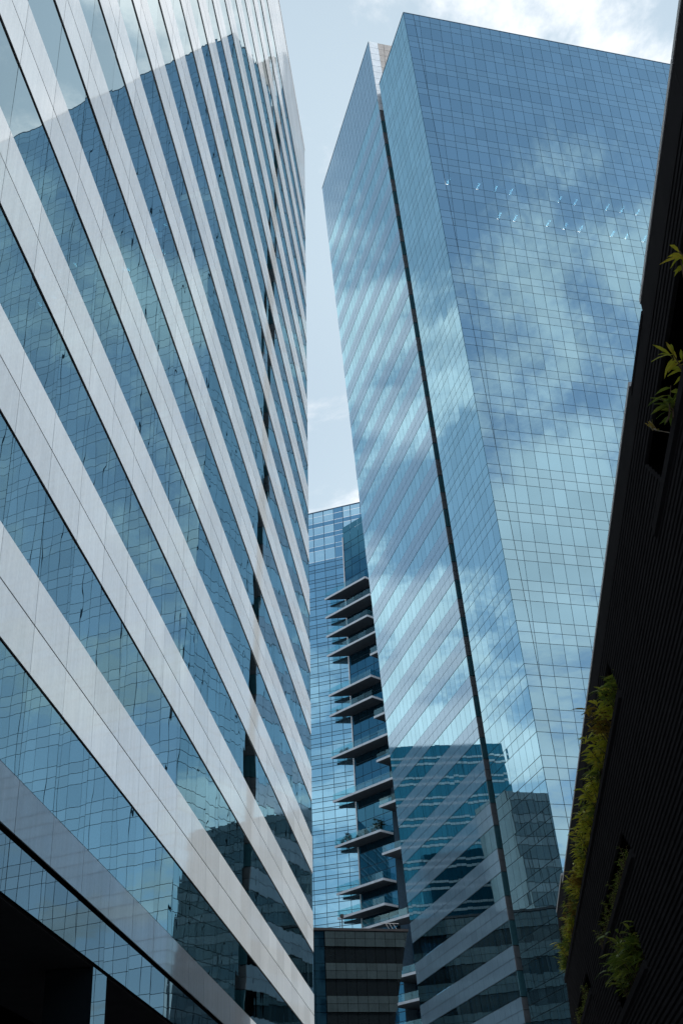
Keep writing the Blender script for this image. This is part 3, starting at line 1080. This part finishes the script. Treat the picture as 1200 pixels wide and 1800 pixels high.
def build_black_building():
    D = 4.5 * KB
    f = Facade(-nD * D, tD, UP, nD)
    root = thing('slatted_building', 'black ribbed building with planted slots, close on the right edge', 'building', f.P(30, GZ))
    S0, S1 = -8.0, 71.0 * KB
    TOP = 16.15 * KB
    SLOTS.extend([tuple(v * KB for v in q) for q in ((12.0, 22.5, 13.05, 14.45), (32.0, 71.0, 13.35, 14.9), (35.0, 48.0, 9.85, 10.75), (55.0, 66.0, 9.9, 10.8), (36.0, 46.0, 7.1, 8.4))])
    pitch = 0.2 * KB
    z = GZ + 0.05
    nbox = 0
    while z < TOP - 0.3:
        zc = z + 0.035
        segs = [(S0, S1)]
        for a, b, z0, z1 in SLOTS:
            if z0 - 0.02 < zc < z1 + 0.02:
                out = []
                # slot ends are cut on the slant
                k = (zc - z0) / (z1 - z0)
                aa = a + 0.9 * k if a > S0 + 1 else a
                bb = b - 0.9 * (1 - k) if b < S1 - 1 else b
                for p, q in segs:
                    if bb <= p or aa >= q:
                        out.append((p, q))
                        continue
                    if aa > p:
                        out.append((p, aa))
                    if bb < q:
                        out.append((bb, q))
                segs = out
        for p, q in segs:
            if q - p < 0.1:
                continue
            m = MB()
            m.box(f.O, f.U, UP, f.N, p, q, z, z + 0.068, -0.05, 0.0)
            m.build('slat', 'black_metal', root)
        z += pitch
    # backing with the slots left open
    m = MB()
    zs = sorted({GZ, TOP} | {v for s in SLOTS for v in s[2:]})
    for z0, z1 in zip(zs[:-1], zs[1:]):
        zc = (z0 + z1) / 2
        cuts = sorted((a, b) for a, b, c, d in SLOTS if c < zc < d)
        p = S0
        for a, b in cuts:
            if a > p:
                m.box(f.O, f.U, UP, f.N, p, a, z0, z1, -0.3, -0.08)
            p = b
        if p < S1:
            m.box(f.O, f.U, UP, f.N, p, S1, z0, z1, -0.3, -0.08)
    m.build('backing', 'black_backing', root)
    m = MB()
    m.box(f.O, f.U, UP, f.N, S0, S1, GZ, TOP - 0.05, -14.0, -1.6)
    m.box(f.O, f.U, UP, f.N, S0, S1, TOP - 0.04, TOP, -14.0, -0.41)
    m.build('building_body', 'black_backing', root)
    for a, b, z0, z1 in SLOTS:
        m = MB()
        m.box(f.O, f.U, UP, f.N, a + 0.02, b - 0.02, z0 - 0.65, z0 - 0.15, -1.58, -0.32)
        m.build('planter', 'black_backing', root)
        m = MB()
        m.box(f.O, f.U, UP, f.N, a + 0.04, b - 0.04, z0 - 0.148, z0 - 0.1, -1.55, -0.33)
        m.build('planter_soil', 'soil', root)
        m = MB()
        m.box(f.O, f.U, UP, f.N, a - 0.1, b if b >= S1 else b + 0.1, z0 - 0.16, z0 - 0.01, -0.32, 0.05)
        m.build('planter_lip', 'black_metal', root)
    # unseen block added behind the parapet to shade the left tower's lowest course
    m = MB()
    m.box(f.O, f.U, UP, f.N, S0 + 1, S1 - 0.3, TOP + 0.01, 16.8, -13.5, -6.2)
    m.build('added_shade_block', 'black_metal', root)
    # parapet fascia and coping in lengths; one length sits lower
    x = S0
    edges = [S0] + [q * KB for q in (-2.0, 4.0, 9.2, 13.72, 19.6, 22.3, 28.0, 34.0, 40.0, 46.0, 52.0, 58.0, 63.4)] + [S1]
    for p, q in zip(edges[:-1], edges[1:]):
        low = abs(p - 19.6 * KB) < 0.1
        zt = (16.28 if low else 16.55 if p < 60 * KB else 16.95) * KB
        m = MB()
        m.box(f.O, f.U, UP, f.N, p + 0.004, q - 0.004, TOP - 0.35, zt - 0.075, -0.4, 0.0)
        m.build('parapet_panel', 'black_metal', root)
        m = MB()
        m.box(f.O, f.U, UP, f.N, p + 0.008, q - 0.008, zt - 0.072, zt, -0.45, 0.012)
        m.build('coping', 'black_metal' if low else 'coping_metal', root)
    return f


FD = build_black_building()


# ------------------------------------------------------------------ planting
def leaf(m, base, d, length, width, droop, side=None):
    """a lance leaf of six faces folded along its midrib, bending down"""
    d = d.normalized()
    s = d.cross(UP)
    if s.length < 1e-3:
        s = Vector((1, 0, 0))
    s.normalize()
    n = s.cross(d).normalized()
    roll = random.uniform(-0.9, 0.9)
    s = (s * math.cos(roll) + n * math.sin(roll)).normalized()
    n = s.cross(d).normalized()
    b = len(m.v)
    prof = ((0.0, 0.08), (0.3, 0.85), (0.62, 0.8), (1.0, 0.03))
    for t, w in prof:
        c = base + d * (length * t) - UP * (droop * t * t * length)
        m.v += [tuple(c - s * (width * w) + n * width * 0.25), tuple(c), tuple(c + s * (width * w) + n * width * 0.25)]
    for i in range(3):
        o = b + i * 3
        m.f += [(o, o + 1, o + 4, o + 3), (o + 1, o + 2, o + 5, o + 4)]


def stem(m, p, q, r):
    d = (q - p).normalized()
    a = d.orthogonal().normalized()
    b = d.cross(a)
    ring = [a * math.cos(k * 2.0944) + b * math.sin(k * 2.0944) for k in range(3)]
    m.prism([q + v * r * 0.5 for v in ring], [p + v * r for v in ring])


def shrub(name, label, group, base, height, spread, nstem, nleaf, ll, mat, out=None, cat='shrub'):
    root = thing(name, label, cat, base, group)
    st, lf = MB(), MB()
    for i in range(nstem):
        a = random.uniform(0, 6.283)
        r = spread * random.uniform(0.15, 0.9)
        tip = base + Vector((math.cos(a) * r, math.sin(a) * r, height * random.uniform(0.45, 1.0)))
        if out is not None:
            tip += out * spread * random.uniform(0.1, 1.1)
        p0 = base + Vector((random.uniform(-.1, .1), random.uniform(-.1, .1), -0.1))
        stem(st, p0, tip, 0.012)
        for k in range(nleaf):
            t = random.uniform(0.35, 1.0)
            c = p0.lerp(tip, t)
            ang = random.uniform(0, 6.283)
            d = Vector((math.cos(ang), math.sin(ang), random.uniform(-0.1, 0.9)))
            if out is not None:
                d += out * 0.7
            leaf(lf, c, d, ll * random.uniform(0.65, 1.2), ll * random.uniform(0.09, 0.14), random.uniform(0.15, 0.6))
    st.build('stem', 'stem_brown', root)
    lf.build('foliage', mat, root)
    return root


def build_planting():
    f = FD
    Q = lambda s_, z_, o_: f.P(s_ * KB, z_ * KB, o_)
    # long upper slot, far part: a dense row of yellow-green clumps
    s = 33.0
    i = 0
    while s < 70.0:
        mat = ('leaf_yellow', 'leaf_yellow', 'leaf_yellow', 'leaf_green', 'leaf_green', 'leaf_ochre')[random.randrange(6)]
        shrub('planter_shrub', '%s clump in the long black wall slot, %s from top' % ({'leaf_yellow': 'yellow green', 'leaf_green': 'green', 'leaf_ochre': 'ochre yellow'}[mat], ORD[i]), 'shrubs in the long upper slot',
              Q(s, 13.3, -0.08), random.uniform(0.55, 0.85), 0.3, 10, 12, 0.25, mat, nD * 0.55)
        s += random.uniform(1.0, 1.5)
        i += 1
    # near part of the upper slot, few loose plants at the picture's right edge
    shrub('planter_shrub', 'green strap leaved clump at the right edge, highest on the black wall', None, Q(15.6, 13.75, 0.0), 0.26, 0.13, 4, 6, 0.2, 'leaf_yellow', nD * 0.3)
    shrub('planter_shrub', 'yellow green leaf fan at the right edge, below the highest clump', None, Q(17.5, 13.1, 0.0), 0.28, 0.15, 4, 7, 0.22, 'leaf_yellow', nD * 0.3)
    shrub('planter_shrub', 'dark green strap leaved clump just above the lone ochre twig', None, Q(18.6, 13.0, 0.05), 0.3, 0.18, 5, 7, 0.24, 'leaf_green', nD * 0.3)
    # lone ochre twig reaching out of the slot
    P0 = Q(19.2, 12.96, 0.0)
    P1 = Q(20.3, 13.85, 0.1)
    tw = thing('ochre_twig', 'single twig of ochre yellow leaves poking out from the black wall', 'twig', P0)
    st, lf = MB(), MB()
    stem(st, P0, P1, 0.008)
    st.build('stem', 'stem_brown', tw)
    for k in range(7):
        c = P0.lerp(P1, 0.75 + 0.04 * k)
        leaf(lf, c, UP * random.uniform(0.2, 0.9) + tD * random.uniform(0.0, 1.0) + nD * random.uniform(-0.2, 0.4), 0.22, 0.03, 0.25)
    lf.build('foliage', 'leaf_ochre', tw)
    # creeping small-leaved plants in the second slots
    for (sa, sb, zl, lab) in ((36.2, 46.8, 9.85, 'middle slot'), (57.0, 65.0, 9.9, 'far lower slot')):
        s = sa
        i = -1
        while s < sb:
            i += 1
            shrub('creeper', 'green creeper in the %s of the black wall, %s from top' % (lab, ORD[i]), 'creepers in the %s' % lab, Q(s, zl - 0.02, -0.05), 0.36, 0.2, 7, 12, 0.085, 'leaf_green', nD * 0.5, 'creeper')
            s += 0.95
    s = 37.5
    for i in range(4):
        shrub('palm_clump', 'dark palm like clump low on the black wall, %s from top' % ORD[i], 'palm clumps in the lowest slot', Q(s, 7.2, -0.1), 0.85, 0.4, 12, 11, 0.33, 'leaf_green', nD * 0.5)
        s += 1.6
    # potted plants on the far balconies
    zb = 111.4 - 4.0 * 12 + EYE.z
    spots = [(153.0, 1.2, 'slim dark conifer at the pointed end of the planted balcony', 'leaf_dark', 0.35), (152.0, 1.9, 'slim dark conifer second from the pointed end of the planted balcony', 'leaf_dark', 0.2),
             (151.2, 1.6, 'short dark conifer third from the pointed end of the planted balcony', 'leaf_dark', 0.22), (149.0, 1.0, 'low dark shrub at the middle of the planted balcony rail', 'leaf_dark', 0.4),
             (147.2, 1.3, 'round dark shrub right of the middle of the planted balcony', 'leaf_dark', 0.45), (145.4, 1.5, 'dark bush between round shrub and palm on the planted balcony', 'leaf_dark', 0.5),
             (143.9, 2.6, 'spreading dark palm at the outer corner of the planted balcony', 'leaf_dark', 1.1)]
    for s, h, lab, mat, sp in spots:
        p = GP(s, 2.3)
        p.z = zb
        shrub('balcony_plant', lab, None, p, h, sp, 9, 14, 0.55 if sp < 1 else 0.9, mat)
    for n, s, lab in ((6, 152.6, 'low leafy planter shrub on the upper mid balcony point'), (8, 152.2, 'long low hedge shrub on the balcony under the planted pair'), (8, 150.9, 'rounded hedge shrub nearer the wall on the same mid balcony')):
        p = GP(s, 2.4)
        p.z = 111.4 - 4.0 * n + EYE.z
        shrub('balcony_plant', lab, None, p, 1.0, 0.7, 12, 14, 0.4, 'leaf_dark')


build_planting()
